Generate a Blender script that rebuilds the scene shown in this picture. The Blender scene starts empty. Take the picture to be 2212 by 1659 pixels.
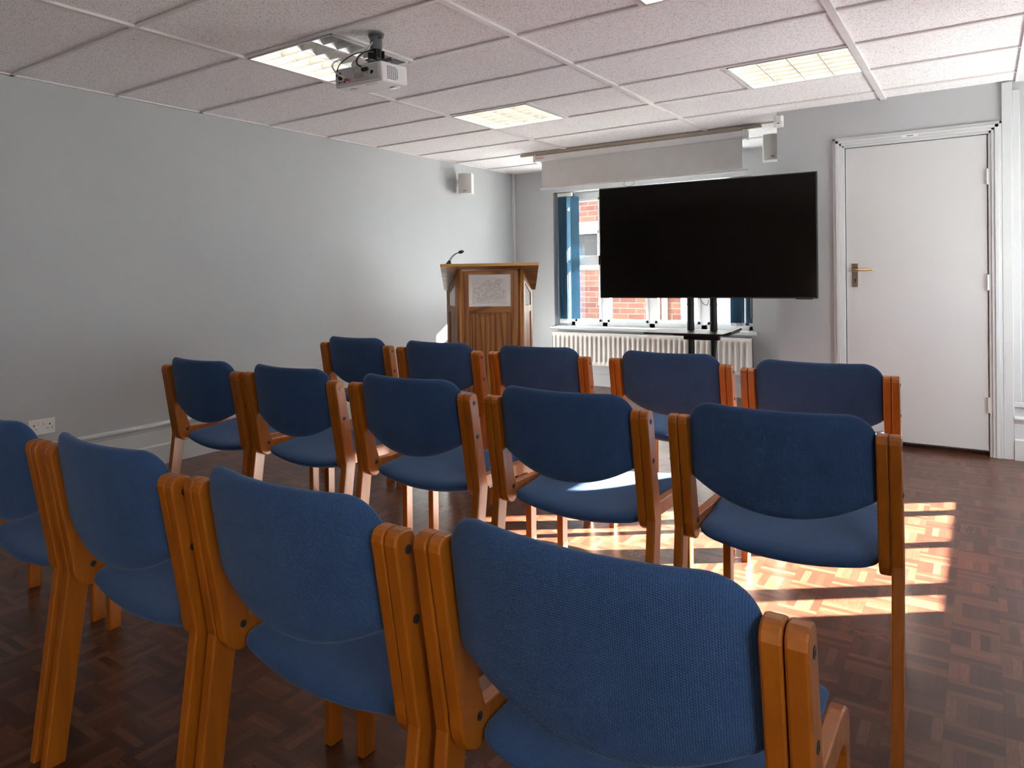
import bpy, bmesh, math, random
from mathutils import Vector, Matrix
random.seed(7)
sc = bpy.context.scene
COL = sc.collection
# ------------------------------------------------------------------ camera
W_PX, H_PX = 2212, 1659
F_PX, CX, CY = 1593.61, 881.277, 614.375
YAW, PITCH, ROLL = -0.66160177, -0.01056015, -0.01575465
cam_d = bpy.data.cameras.new('camera'); cam = bpy.data.objects.new('camera', cam_d); COL.objects.link(cam)
cyw, syw, cp, sp, cr, sr = math.cos(YAW), math.sin(YAW), math.cos(PITCH), math.sin(PITCH), math.cos(ROLL), math.sin(ROLL)
fwd = Vector((syw*cp, cyw*cp, sp)); rgt = Vector((cyw, -syw, 0)); upv = rgt.cross(fwd)
r2 = rgt*cr + upv*sr; u2 = -rgt*sr + upv*cr
M = Matrix((r2, u2, -fwd)).transposed().to_4x4(); M.translation = Vector((2.8997, -1.82165, 1.15006))
cam.matrix_world = M
cam_d.sensor_fit = 'HORIZONTAL'; cam_d.sensor_width = 36
cam_d.lens = 36*F_PX/W_PX
cam_d.shift_x = (W_PX/2-CX)/W_PX
cam_d.shift_y = -(H_PX/2-CY)/W_PX
cam_d.clip_start = 0.05; cam_d.clip_end = 200
sc.camera = cam
# ------------------------------------------------------------------ colour management
sc.view_settings.view_transform = 'Standard'; sc.view_settings.look = 'None'
sc.view_settings.gamma = 1; sc.view_settings.use_curve_mapping = False
sc.view_settings.exposure = 1.85
cy_ = sc.cycles
cy_.use_denoising = True
cy_.max_bounces = 10; cy_.diffuse_bounces = 6; cy_.glossy_bounces = 4; cy_.transmission_bounces = 6; cy_.transparent_max_bounces = 12
cy_.sample_clamp_indirect = 6.0
cy_.caustics_reflective = True
# ------------------------------------------------------------------ sky and sun
wd = bpy.data.worlds.new('sky'); sc.world = wd; wd.use_nodes = True
bg = wd.node_tree.nodes['Background']
bg.inputs[0].default_value = (0.80, 0.90, 1.0, 1); bg.inputs[1].default_value = 2.2
sun_d = bpy.data.lights.new('sun', 'SUN'); sun = bpy.data.objects.new('sun', sun_d); COL.objects.link(sun)
sun_d.energy = 60.0; sun_d.angle = math.radians(0.5); sun_d.color = (1.0, 0.95, 0.88)
sun_dir = Vector((-1, -0.866, -0.476))
sun.rotation_euler = sun_dir.to_track_quat('-Z', 'Y').to_euler()

# ------------------------------------------------------------------ material helpers
def mat(name):
    m = bpy.data.materials.new(name); m.use_nodes = True
    nt = m.node_tree; b = nt.nodes['Principled BSDF']
    return m, nt, b
def N(nt, t, **k):
    n = nt.nodes.new(t)
    for a, v in k.items(): setattr(n, a, v)
    return n
def math_(nt, op, a, b=None, c=None):
    n = nt.nodes.new('ShaderNodeMath'); n.operation = op
    for i, v in enumerate((a, b, c)):
        if v is None: continue
        if isinstance(v, (int, float)): n.inputs[i].default_value = v
        else: nt.links.new(v, n.inputs[i])
    return n.outputs[0]
def ramp(nt, fac, stops):
    r = nt.nodes.new('ShaderNodeValToRGB'); nt.links.new(fac, r.inputs[0])
    e = r.color_ramp.elements
    while len(e) < len(stops): e.new(0.5)
    for el, (p, c) in zip(e, stops): el.position = p; el.color = (*c, 1)
    return r.outputs[0]
def coords(nt, scale=(1, 1, 1), kind='Object', rot=(0, 0, 0)):
    tc = nt.nodes.new('ShaderNodeTexCoord'); mp = nt.nodes.new('ShaderNodeMapping')
    mp.inputs['Scale'].default_value = scale; mp.inputs['Rotation'].default_value = rot
    nt.links.new(tc.outputs[kind], mp.inputs[0]); return mp.outputs[0]
def noise(nt, vec, scale, detail=3, rough=0.5):
    n = nt.nodes.new('ShaderNodeTexNoise'); nt.links.new(vec, n.inputs['Vector'])
    n.inputs['Scale'].default_value = scale; n.inputs['Detail'].default_value = detail; n.inputs['Roughness'].default_value = rough
    return n.outputs[0]
def bump(nt, b, h, strength=0.3, dist=0.001):
    n = nt.nodes.new('ShaderNodeBump'); n.inputs['Strength'].default_value = strength; n.inputs['Distance'].default_value = dist
    nt.links.new(h, n.inputs['Height']); nt.links.new(n.outputs[0], b.inputs['Normal'])
def plain(name, col, rough=0.5, metal=0.0, spec=0.5):
    m, nt, b = mat(name)
    v = coords(nt); f = noise(nt, v, 9, 2)
    c = ramp(nt, f, [(0.3, tuple(x*0.96 for x in col)), (0.7, tuple(min(1, x*1.03) for x in col))])
    nt.links.new(c, b.inputs['Base Color'])
    b.inputs['Roughness'].default_value = rough; b.inputs['Metallic'].default_value = metal
    b.inputs['Specular IOR Level'].default_value = spec
    return m
def paint(name, col, rough, bs=0.06):
    m, nt, b = mat(name)
    v = coords(nt)
    f = noise(nt, v, 1.3, 3)
    c = ramp(nt, f, [(0.3, tuple(x*0.97 for x in col)), (0.7, tuple(min(1, x*1.02) for x in col))])
    nt.links.new(c, b.inputs['Base Color']); b.inputs['Roughness'].default_value = rough
    bump(nt, b, noise(nt, v, 260, 2), bs, 0.0015)
    return m
def wood(name, dark, light, axis, rough=0.35, coat=0.25, scale=1.0, rings=0.0):
    m, nt, b = mat(name)
    s = [38*scale, 38*scale, 38*scale]; s[axis] = 2.2*scale
    v = coords(nt, tuple(s))
    f = noise(nt, v, 1.0, 5, 0.6)
    c = ramp(nt, f, [(0.25, dark), (0.75, light)])
    if rings:
        s2 = [9, 9, 9]; s2[axis] = 1.1
        v2 = coords(nt, tuple(s2)); w = nt.nodes.new('ShaderNodeTexWave'); nt.links.new(v2, w.inputs[0])
        w.inputs['Scale'].default_value = 0.9; w.inputs['Distortion'].default_value = 9; w.inputs['Detail'].default_value = 2.5
        w.inputs['Detail Scale'].default_value = 0.8
        rr = ramp(nt, w.outputs[1], [(0.0, (0.42, 0.32, 0.24)), (0.4, (1, 1, 1))])
        mx = nt.nodes.new('ShaderNodeMixRGB'); mx.blend_type = 'MULTIPLY'; mx.inputs[0].default_value = rings
        nt.links.new(c, mx.inputs[1]); nt.links.new(rr, mx.inputs[2]); c = mx.outputs[0]
    nt.links.new(c, b.inputs['Base Color']); b.inputs['Roughness'].default_value = rough
    b.inputs['Coat Weight'].default_value = coat; b.inputs['Coat Roughness'].default_value = 0.15
    bump(nt, b, f, 0.08, 0.0008)
    return m

# ------------------------------------------------------------------ materials
WALL = paint('wall_paint', (0.455, 0.475, 0.49), 0.42)
TRIM = paint('gloss_trim_paint', (0.58, 0.605, 0.62), 0.3, 0.02)
DOORP = paint('door_paint', (0.57, 0.58, 0.59), 0.33, 0.02)
UPVC = plain('white_upvc', (0.80, 0.81, 0.82), 0.3)
WHITE = plain('white_plastic', (0.78, 0.78, 0.76), 0.4)
RADP = plain('radiator_enamel', (0.76, 0.73, 0.70), 0.35)
BLACK = plain('black_plastic', (0.018, 0.017, 0.016), 0.4)
BLACKM = plain('black_metal', (0.016, 0.016, 0.018), 0.5, 0.2, 0.3)
SCREENG = plain('display_glass', (0.0045, 0.0042, 0.0036), 0.12, 0, 0.22)
CHROME = plain('brushed_steel', (0.6, 0.6, 0.6), 0.3, 1)
GUN = plain('dark_grey_metal', (0.16, 0.17, 0.18), 0.4, 0.6)
BRASS = plain('polished_brass', (0.75, 0.53, 0.22), 0.25, 1)
BRONZE = plain('tarnished_bronze', (0.25, 0.22, 0.15), 0.4, 1)
SPK = plain('loudspeaker_grille', (0.60, 0.59, 0.57), 0.7)
SCRW = plain('screen_fabric_back', (0.70, 0.69, 0.68), 0.8)
CASE = plain('screen_case', (0.80, 0.80, 0.80), 0.35)
BATTEN = wood('pale_timber', (0.42, 0.35, 0.26), (0.52, 0.44, 0.34), 0, 0.6, 0)
CABLEG = plain('grey_cable', (0.45, 0.42, 0.38), 0.5)
PROJ = plain('projector_shell', (0.74, 0.745, 0.75), 0.4)
PROJG = plain('projector_panel', (0.50, 0.54, 0.57), 0.45)
RED = plain('red_print', (0.6, 0.06, 0.03), 0.5)
DARKH = plain('dark_recess', (0.02, 0.02, 0.02), 0.8)
BEECH = wood('lacquered_beech', (0.30, 0.078, 0.003), (0.46, 0.130, 0.005), 2, 0.42, 0.10)
BEECHH = wood('lacquered_beech_rail', (0.30, 0.082, 0.007), (0.43, 0.130, 0.012), 1, 0.32, 0.5)
OAK = wood('golden_oak', (0.27, 0.095, 0.018), (0.50, 0.225, 0.055), 2, 0.45, 0.1, 0.9, 0.85)
OAKH = wood('golden_oak_horizontal', (0.27, 0.095, 0.018), (0.50, 0.225, 0.055), 0, 0.45, 0.1, 0.9, 0.85)
BOUNCE = plain('pale_bounce_slab', (0.44, 0.435, 0.43), 0.9)

def fabric():
    m, nt, b = mat('blue_woven_fabric')
    v = coords(nt)
    sx = N(nt, 'ShaderNodeSeparateXYZ'); nt.links.new(v, sx.inputs[0])
    p = 2*math.pi/0.0042
    yz = math_(nt, 'ADD', sx.outputs[1], sx.outputs[2])
    a = math_(nt, 'SINE', math_(nt, 'MULTIPLY', math_(nt, 'ADD', sx.outputs[0], yz), p*0.7))
    c2 = math_(nt, 'SINE', math_(nt, 'MULTIPLY', math_(nt, 'SUBTRACT', sx.outputs[0], yz), p*0.7))
    w = math_(nt, 'MULTIPLY', a, c2)
    w01 = math_(nt, 'MULTIPLY_ADD', w, 0.5, 0.5)
    n1 = noise(nt, v, 7, 4, 0.6); n2 = noise(nt, v, 420, 2)
    f = math_(nt, 'ADD', math_(nt, 'MULTIPLY', w01, 0.45), math_(nt, 'ADD', math_(nt, 'MULTIPLY', n1, 0.35), math_(nt, 'MULTIPLY', n2, 0.3)))
    c = ramp(nt, f, [(0.25, (0.018, 0.044, 0.112)), (0.8, (0.054, 0.115, 0.255))])
    nt.links.new(c, b.inputs['Base Color']); b.inputs['Roughness'].default_value = 0.95
    b.inputs['Specular IOR Level'].default_value = 0.15
    b.inputs['Sheen Weight'].default_value = 0.35; b.inputs['Sheen Roughness'].default_value = 0.4
    b.inputs['Sheen Tint'].default_value = (0.55, 0.70, 1, 1)
    bump(nt, b, math_(nt, 'ADD', w01, math_(nt, 'MULTIPLY', n2, 0.6)), 0.5, 0.0012)
    return m
FABRIC = fabric()

def parquet():
    m, nt, b = mat('mahogany_parquet')
    v = coords(nt); sx = N(nt, 'ShaderNodeSeparateXYZ'); nt.links.new(v, sx.inputs[0])
    S = 0.1205
    u = math_(nt, 'DIVIDE', math_(nt, 'ADD', sx.outputs[0], 30*S-0.045), S); w = math_(nt, 'DIVIDE', math_(nt, 'ADD', sx.outputs[1], 60*S), S)
    iu = math_(nt, 'FLOOR', u); iw = math_(nt, 'FLOOR', w)
    par = math_(nt, 'MODULO', math_(nt, 'ADD', iu, iw), 2)
    par = math_(nt, 'GREATER_THAN', par, 0.5)
    fu = math_(nt, 'FRACT', u); fw = math_(nt, 'FRACT', w)
    # along-finger / across-finger coordinates
    def sel(a, b2): # par? a : b
        return math_(nt, 'ADD', math_(nt, 'MULTIPLY', par, a), math_(nt, 'MULTIPLY', math_(nt, 'SUBTRACT', 1, par), b2))
    across = sel(fu, fw); along = sel(fw, fu)
    fi = math_(nt, 'MULTIPLY', across, 5); idx = math_(nt, 'FLOOR', fi); ff = math_(nt, 'FRACT', fi)
    cb = N(nt, 'ShaderNodeCombineXYZ'); nt.links.new(iu, cb.inputs[0]); nt.links.new(iw, cb.inputs[1]); nt.links.new(idx, cb.inputs[2])
    wn = N(nt, 'ShaderNodeTexWhiteNoise'); wn.noise_dimensions = '3D'; nt.links.new(cb.outputs[0], wn.inputs[0])
    rnd = wn.outputs[0]
    # grain
    cg = N(nt, 'ShaderNodeCombineXYZ')
    nt.links.new(math_(nt, 'MULTIPLY', across, 9), cg.inputs[0]); nt.links.new(math_(nt, 'MULTIPLY', along, 1.6), cg.inputs[1]); nt.links.new(math_(nt, 'MULTIPLY', rnd, 50), cg.inputs[2])
    g = noise(nt, cg.outputs[0], 2.2, 5, 0.65)
    f = math_(nt, 'ADD', math_(nt, 'MULTIPLY', rnd, 0.55), math_(nt, 'MULTIPLY', g, 0.5))
    c = ramp(nt, f, [(0.10, (0.044, 0.015, 0.009)), (0.5, (0.092, 0.032, 0.017)), (0.78, (0.160, 0.063, 0.034)), (0.97, (0.27, 0.130, 0.068))])
    # seams
    e1 = math_(nt, 'MINIMUM', ff, math_(nt, 'SUBTRACT', 1, ff)); e1 = math_(nt, 'MULTIPLY', e1, 0.2)
    e2 = math_(nt, 'MINIMUM', along, math_(nt, 'SUBTRACT', 1, along))
    e3 = math_(nt, 'MINIMUM', across, math_(nt, 'SUBTRACT', 1, across))
    e = math_(nt, 'MINIMUM', e1, math_(nt, 'MINIMUM', e2, e3))
    seam = math_(nt, 'LESS_THAN', e, 0.006)
    mx = N(nt, 'ShaderNodeMixRGB'); nt.links.new(math_(nt, 'MULTIPLY', seam, 0.55), mx.inputs[0]); nt.links.new(c, mx.inputs[1]); mx.inputs[2].default_value = (0.03, 0.013, 0.009, 1)
    nt.links.new(mx.outputs[0], b.inputs['Base Color'])
    sc_ = noise(nt, v, 3.0, 4, 0.6)
    r = math_(nt, 'MULTIPLY_ADD', sc_, 0.20, 0.17)
    r = math_(nt, 'ADD', r, math_(nt, 'MULTIPLY', g, 0.08)); nt.links.new(r, b.inputs['Roughness'])
    b.inputs['Specular IOR Level'].default_value = 0.38
    bump(nt, b, math_(nt, 'SUBTRACT', math_(nt, 'MULTIPLY', g, 0.3), seam), 0.12, 0.0008)
    return m
PARQ = parquet()

def tilemat():
    m, nt, b = mat('fissured_ceiling_tile')
    base = (0.93, 0.92, 0.935)
    masks = []
    for rot, sc2, seed in ((0.5, (70, 190, 1), 0.0), (-0.7, (190, 80, 1), 3.1), (0.2, (330, 330, 1), 7.7)):
        v = coords(nt, sc2, rot=(0, 0, rot))
        vo = N(nt, 'ShaderNodeTexVoronoi'); vo.feature = 'F1'; vo.inputs['Scale'].default_value = 1.0
        nt.links.new(v, vo.inputs['Vector'])
        rn = N(nt, 'ShaderNodeSeparateColor'); nt.links.new(vo.outputs['Color'], rn.inputs[0])
        near = math_(nt, 'LESS_THAN', vo.outputs['Distance'], 0.30)
        keep = math_(nt, 'LESS_THAN', rn.outputs[0], 0.34)
        masks.append(math_(nt, 'MULTIPLY', near, keep))
    mk = math_(nt, 'MAXIMUM', math_(nt, 'MAXIMUM', masks[0], masks[1]), masks[2])
    mx = N(nt, 'ShaderNodeMixRGB'); nt.links.new(math_(nt, 'MULTIPLY', mk, 0.55), mx.inputs[0]); mx.inputs[1].default_value = (*base, 1); mx.inputs[2].default_value = (0.10, 0.085, 0.08, 1)
    nt.links.new(mx.outputs[0], b.inputs['Base Color']); b.inputs['Roughness'].default_value = 0.95
    b.inputs['Specular IOR Level'].default_value = 0.1
    return m
TILE = tilemat()
TBAR = plain('white_ceiling_grid', (0.74, 0.72, 0.72), 0.45)

def glass(name, tint=(0.96, 0.98, 0.98), gl=0.05, rough=0.0):
    m = bpy.data.materials.new(name); m.use_nodes = True; nt = m.node_tree; nt.nodes.clear()
    o = N(nt, 'ShaderNodeOutputMaterial'); t = N(nt, 'ShaderNodeBsdfTransparent'); g = N(nt, 'ShaderNodeBsdfGlossy'); mi = N(nt, 'ShaderNodeMixShader')
    t.inputs[0].default_value = (*tint, 1); g.inputs['Roughness'].default_value = rough; mi.inputs[0].default_value = gl
    nt.links.new(t.outputs[0], mi.inputs[1]); nt.links.new(g.outputs[0], mi.inputs[2]); nt.links.new(mi.outputs[0], o.inputs[0])
    return m
GLASS = glass('window_glass')
def translucent(name, col, mixf=0.5, rough=0.6):
    m = bpy.data.materials.new(name); m.use_nodes = True; nt = m.node_tree; nt.nodes.clear()
    o = N(nt, 'ShaderNodeOutputMaterial'); t = N(nt, 'ShaderNodeBsdfTranslucent'); g = N(nt, 'ShaderNodeBsdfDiffuse'); mi = N(nt, 'ShaderNodeMixShader')
    v = coords(nt); c = ramp(nt, noise(nt, v, 40, 2), [(0.3, tuple(x*0.95 for x in col)), (0.7, col)])
    nt.links.new(c, t.inputs[0]); nt.links.new(c, g.inputs[0]); mi.inputs[0].default_value = mixf
    nt.links.new(g.outputs[0], mi.inputs[1]); nt.links.new(t.outputs[0], mi.inputs[2]); nt.links.new(mi.outputs[0], o.inputs[0])
    return m
BLIND = translucent('blue_blind_fabric', (0.12, 0.25, 0.36), 0.3)
OPAL = translucent('opal_rooflight_sheet', (0.20, 0.215, 0.23), 0.7)
FROST = translucent('etched_glass', (0.92, 0.92, 0.91), 0.55)

def bricks():
    m, nt, b = mat('red_brickwork')
    tc = N(nt, 'ShaderNodeTexCoord'); sx = N(nt, 'ShaderNodeSeparateXYZ'); nt.links.new(tc.outputs['Object'], sx.inputs[0])
    cb = N(nt, 'ShaderNodeCombineXYZ'); nt.links.new(math_(nt, 'ADD', sx.outputs[0], sx.outputs[1]), cb.inputs[0]); nt.links.new(sx.outputs[2], cb.inputs[1])
    br = N(nt, 'ShaderNodeTexBrick'); nt.links.new(cb.outputs[0], br.inputs[0])
    br.inputs['Scale'].default_value = 1.0; br.inputs['Brick Width'].default_value = 0.225; br.inputs['Row Height'].default_value = 0.075
    br.inputs['Mortar Size'].default_value = 0.006; br.inputs['Mortar Smooth'].default_value = 0.2
    br.inputs['Color1'].default_value = (0.085, 0.026, 0.018, 1); br.inputs['Color2'].default_value = (0.115, 0.048, 0.028, 1); br.inputs['Mortar'].default_value = (0.115, 0.098, 0.085, 1)
    n = noise(nt, tc.outputs['Object'], 5, 4)
    mx = N(nt, 'ShaderNodeMixRGB'); mx.blend_type = 'MULTIPLY'; mx.inputs[0].default_value = 0.5
    nt.links.new(br.outputs[0], mx.inputs[1]); nt.links.new(ramp(nt, n, [(0.3, (0.6, 0.6, 0.6)), (0.7, (1, 1, 1))]), mx.inputs[2])
    nt.links.new(mx.outputs[0], b.inputs['Base Color']); b.inputs['Roughness'].default_value = 0.9
    bump(nt, b, br.outputs[1], -0.3, 0.004)
    return m
BRICK = bricks()
PAVE = plain('yard_paving', (0.50, 0.49, 0.48), 0.9)
RENDER = paint('white_render', (0.82, 0.81, 0.78), 0.9)

def emit(name, col, st):
    m = bpy.data.materials.new(name); m.use_nodes = True; nt = m.node_tree; nt.nodes.clear()
    o = N(nt, 'ShaderNodeOutputMaterial'); e = N(nt, 'ShaderNodeEmission'); e.inputs[0].default_value = (*col, 1); e.inputs[1].default_value = st
    nt.links.new(e.outputs[0], o.inputs[0]); return m
TUBE = emit('lit_tube', (1.0, 0.84, 0.60), 8.0)
TUBEOFF = plain('unlit_tube', (0.75, 0.76, 0.78), 0.3)
LOUV = plain('louvre_aluminium', (0.66, 0.67, 0.69), 0.35, 0.5)
LBOX = plain('luminaire_body', (0.60, 0.60, 0.60), 0.5)

# ------------------------------------------------------------------ geometry helpers
def link(name, me, m=None, parent=None, loc=None, smooth=False):
    o = bpy.data.objects.new(name, me); COL.objects.link(o)
    if m: 
        if not me.materials: me.materials.append(m)
    if parent is not None: o.parent = parent
    if loc: o.location = loc
    if smooth:
        for p in me.polygons: p.use_smooth = True
    return o
def bev(bm, w, seg=2):
    if w: bmesh.ops.bevel(bm, geom=list(bm.edges), offset=w, segments=seg, profile=0.5, affect='EDGES', clamp_overlap=True)
class B:
    def __init__(s): s.bm = bmesh.new()
    def box(s, x0, y0, z0, x1, y1, z1, bv=0, rot=None, mi=0, seg=2):
        b = bmesh.new(); bmesh.ops.create_cube(b, size=1)
        bmesh.ops.scale(b, vec=(x1-x0, y1-y0, z1-z0), verts=b.verts)
        bev(b, bv, seg)
        if rot: bmesh.ops.rotate(b, cent=(0, 0, 0), matrix=rot, verts=b.verts)
        bmesh.ops.translate(b, vec=((x0+x1)/2, (y0+y1)/2, (z0+z1)/2), verts=b.verts)
        return s.add(b, mi)
    def add(s, b, mi=0):
        for f in b.faces: f.material_index = mi
        me = bpy.data.meshes.new('t'); b.to_mesh(me); b.free(); s.bm.from_mesh(me); bpy.data.meshes.remove(me); return s
    def cyl(s, c, r, h, axis='Z', n=24, r2=None, bv=0, mi=0):
        b = bmesh.new(); bmesh.ops.create_cone(b, cap_ends=True, segments=n, radius1=r, radius2=r if r2 is None else r2, depth=h)
        if bv: bmesh.ops.bevel(b, geom=[e for e in b.edges if len(e.link_faces) == 2 and e.calc_face_angle(0) > 1], offset=bv, segments=2, affect='EDGES')
        R = {'Z': Matrix(), 'X': Matrix.Rotation(math.pi/2, 4, 'Y'), 'Y': Matrix.Rotation(-math.pi/2, 4, 'X')}[axis]
        bmesh.ops.transform(b, matrix=Matrix.Translation(c) @ R, verts=b.verts); return s.add(b, mi)
    def prism(s, pts, plane, a0, a1, bv=0, mi=0, seg=2):
        """pts 2D outline in plane 'YZ' (extruded x), 'XZ' (extruded y) or 'XY' (extruded z)"""
        b = bmesh.new()
        def P(p, a): return {'YZ': (a, p[0], p[1]), 'XZ': (p[0], a, p[1]), 'XY': (p[0], p[1], a)}[plane]
        v0 = [b.verts.new(P(p, a0)) for p in pts]; v1 = [b.verts.new(P(p, a1)) for p in pts]
        f0 = b.faces.new(v0); f1 = b.faces.new(v1[::-1])
        for i in range(len(pts)):
            j = (i+1) % len(pts); b.faces.new((v0[j], v0[i], v1[i], v1[j]))
        bmesh.ops.recalc_face_normals(b, faces=b.faces)
        if bv:
            b.edges.ensure_lookup_table()
            es = [e for e in b.edges if any(len(f.verts) > 4 or f in (f0, f1) for f in e.link_faces)]
            bmesh.ops.bevel(b, geom=es, offset=bv, segments=seg, profile=0.5, affect='EDGES', clamp_overlap=True)
        return s.add(b, mi)
    def tube(s, pts, r, n=8, mi=0, closed=False):
        b = bmesh.new(); P = [Vector(p) for p in pts]; rings = []
        m_ = len(P)
        up = None
        for i, p in enumerate(P):
            if closed: d = (P[(i+1) % m_]-P[i-1]).normalized()
            else: d = (P[min(i+1, m_-1)]-P[max(i-1, 0)]).normalized()
            if up is None: up = Vector((0, 0, 1)) if abs(d.z) < 0.9 else Vector((1, 0, 0))
            a = (up - d*up.dot(d)).normalized(); up = a; c = d.cross(a)
            rr = r[i] if isinstance(r, (list, tuple)) else r
            rings.append([b.verts.new(p + (a*math.cos(t)+c*math.sin(t))*rr) for t in [2*math.pi*k/n for k in range(n)]])
        for i in range(m_ if closed else m_-1):
            A = rings[i]; Bq = rings[(i+1) % m_]
            for k in range(n): b.faces.new((A[k], A[(k+1) % n], Bq[(k+1) % n], Bq[k]))
        if not closed: b.faces.new(rings[0][::-1]); b.faces.new(rings[-1])
        for f in b.faces: f.smooth = True
        return s.add(b, mi)
    def obj(s, name, m, parent=None, loc=None, smooth=False, mats=None, autos=True):
        bmesh.ops.recalc_face_normals(s.bm, faces=s.bm.faces)
        me = bpy.data.meshes.new(name); s.bm.to_mesh(me); s.bm.free()
        for q in (mats or [m]): me.materials.append(q)
        return link(name, me, None, parent, loc, smooth)
def smooth_pts(pts, k=4, closed=False):
    P = [Vector(p) for p in pts]; out = []; n = len(P)
    rng = range(n if closed else n-1)
    for i in rng:
        p0 = P[(i-1) % n] if closed or i > 0 else P[0]; p1 = P[i]; p2 = P[(i+1) % n]; p3 = P[(i+2) % n] if closed or i < n-2 else P[-1]
        for j in range(k):
            t = j/k
            out.append(0.5*((2*p1)+(-p0+p2)*t+(2*p0-5*p1+4*p2-p3)*t*t+(-p0+3*p1-3*p2+p3)*t**3))
    if not closed: out.append(P[-1])
    return out
def thing(name, label, cat, loc=(0, 0, 0), rz=0, group=None):
    o = bpy.data.objects.new(name, None); COL.objects.link(o); o.empty_display_size = 0.1
    o.location = loc; o.rotation_euler = (0, 0, rz); tag(o, label, cat, group); return o
def tag(o, label, cat, group=None):
    o['label'] = label; o['category'] = cat
    if group: o['group'] = group
    return o
def struct(o): o['kind'] = 'structure'; return o
def text_mesh(name, s, size, m, parent, mat4, ext=0.0005):
    c = bpy.data.curves.new(name, 'FONT'); c.body = s; c.size = size; c.extrude = ext; c.align_x = 'CENTER'; c.align_y = 'CENTER'
    t = bpy.data.objects.new(name+'_t', c); COL.objects.link(t)
    me = bpy.data.meshes.new_from_object(t); bpy.data.objects.remove(t); me.name = name
    me.materials.clear(); me.materials.append(m)
    o = link(name, me, None, parent); o.matrix_local = mat4; return o

# ------------------------------------------------------------------ room shell
XL, XR, YD, YW, YB, H = -1.182, 4.05, 3.865, 5.335, -3.7, 2.2485
XC = 1.77        # corner between door wall and recess
TH = 0.25
XS = 3.06        # end of the tiled ceiling
struct(B().box(XL-TH, YB-TH, -0.12, XR+TH, YW+TH, 0).obj('floor', PARQ))
struct(B().box(XL-TH, YB-TH, 0, XL, YW+TH, 2.9).obj('wall_left', WALL))
def wall_with_hole(name, axis, p, q0, q1, z1, holes, thick):
    """axis 'Y': wall plane at y=p spanning x q0..q1; axis 'X': at x=p spanning y q0..q1"""
    b = B()
    def bx(a0, a1, z0, z2):
        if a1-a0 < 1e-4 or z2-z0 < 1e-4: return
        if axis == 'Y': b.box(a0, min(p, p+thick), z0, a1, max(p, p+thick), z2)
        else: b.box(min(p, p+thick), a0, z0, max(p, p+thick), a1, z2)
    cur = q0
    for (a0, a1, z0, z2) in sorted(holes):
        bx(cur, a0, 0, z1); bx(a0, a1, 0, z0); bx(a0, a1, z2, z1); cur = a1
    bx(cur, q1, 0, z1)
    return struct(b.obj(name, WALL))
WX0, WX1, WZ0, WZ1 = -0.700, 1.262, 0.600, 2.015
wall_with_hole('wall_front', 'Y', YW, XL, XC+TH, 2.9, [(WX0, WX1, WZ0, WZ1)], TH)
DX0, DX1, DZ = 2.178, 2.932, 1.960
wall_with_hole('wall_door', 'Y', YD, XC, XR, 2.9, [(DX0, DX1, 0, DZ)], 0.14)
struct(B().box(XC, YD+0.14, 0, XC+TH, YW, 2.9).obj('wall_return', WALL))
RY0, RY1, RZ0, RZ1 = 2.277, 3.98, 0.575, 1.61
wall_with_hole('wall_right', 'X', XR, YB-TH, 4.3, 2.9, [(-2.7, -1.7, 0.9, 2.1), (RY0, RY1, RZ0, RZ1)], TH)
struct(B().box(XL-TH, YB-TH, 0, XR+TH, YB, 2.9).obj('wall_back', wood('dark_bounce_cut', (0.05, 0.03, 0.02), (0.10, 0.06, 0.035), 2)))  # unseen back wall made dark to cut bounce light on the chairs
# unseen blocking slab added behind the door so that no daylight leaks in
struct(B().box(DX0-0.1, YD+0.14, 0, DX1+0.1, YD+0.2, 2.1).obj('door_light_block', WALL))

# ceiling
lights_xy = [(0.0, 0.6), (0.0, 2.4), (1.8, 2.4), (1.8, 0.6)]
ZT = H+0.012
ys = [YB]+[round(-3.6+0.6*k, 3) for k in range(0, 15)]+[YW]
ys = sorted(set(y for y in ys if YB <= y <= YW))
bm = bmesh.new()
def quad(x0, y0, x1, y1, z):
    vs = [bm.verts.new((x0, y0, z)), bm.verts.new((x0, y1, z)), bm.verts.new((x1, y1, z)), bm.verts.new((x1, y0, z))]; bm.faces.new(vs)
for j in range(len(ys)-1):
    y0, y1 = ys[j], ys[j+1]
    xr_ = XS if y0 < 3.7 else XC+0.1
    xs = [XL, 0, 0.6, 1.2, 1.8, 2.4, XS]
    for i in range(len(xs)-1):
        if any(abs(xs[i]-a) < 1e-3 and abs(y0-b_) < 1e-3 for a, b_ in lights_xy): continue
        if xs[i] >= xr_: continue
        quad(xs[i], y0, min(xs[i+1], xr_), y1, ZT)
me = bpy.data.meshes.new('ceiling'); bm.to_mesh(me); bm.free()
struct(link('ceiling', me, TILE))
b = B()
b.box(-0.013, YB, H, 0.013, YW, ZT-0.0005)
b.box(1.2-0.014, YB, H, 1.2+0.014, YW, ZT-0.0005)
b.box(2.4-0.016, YB, H-0.002, 2.4+0.016, YD, ZT-0.0005)
for y in ys[1:-1]:
    x1 = XS if y < YD else XC
    b.box(XL, y-0.010, H+0.003, x1, y+0.010, ZT-0.001)
for (x, y) in lights_xy:
    xx = x+0.6 if x == 0 else x
    b.box(xx-0.010, y, H+0.002, xx+0.010, y+0.6, ZT-0.001)
b.box(XL, YB, H+0.003, XL+0.022, YW, ZT-0.001)
b.box(XL, YW-0.02, H+0.003, XC, YW, ZT-0.001)
struct(b.obj('ceiling_grid', TBAR))
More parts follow.
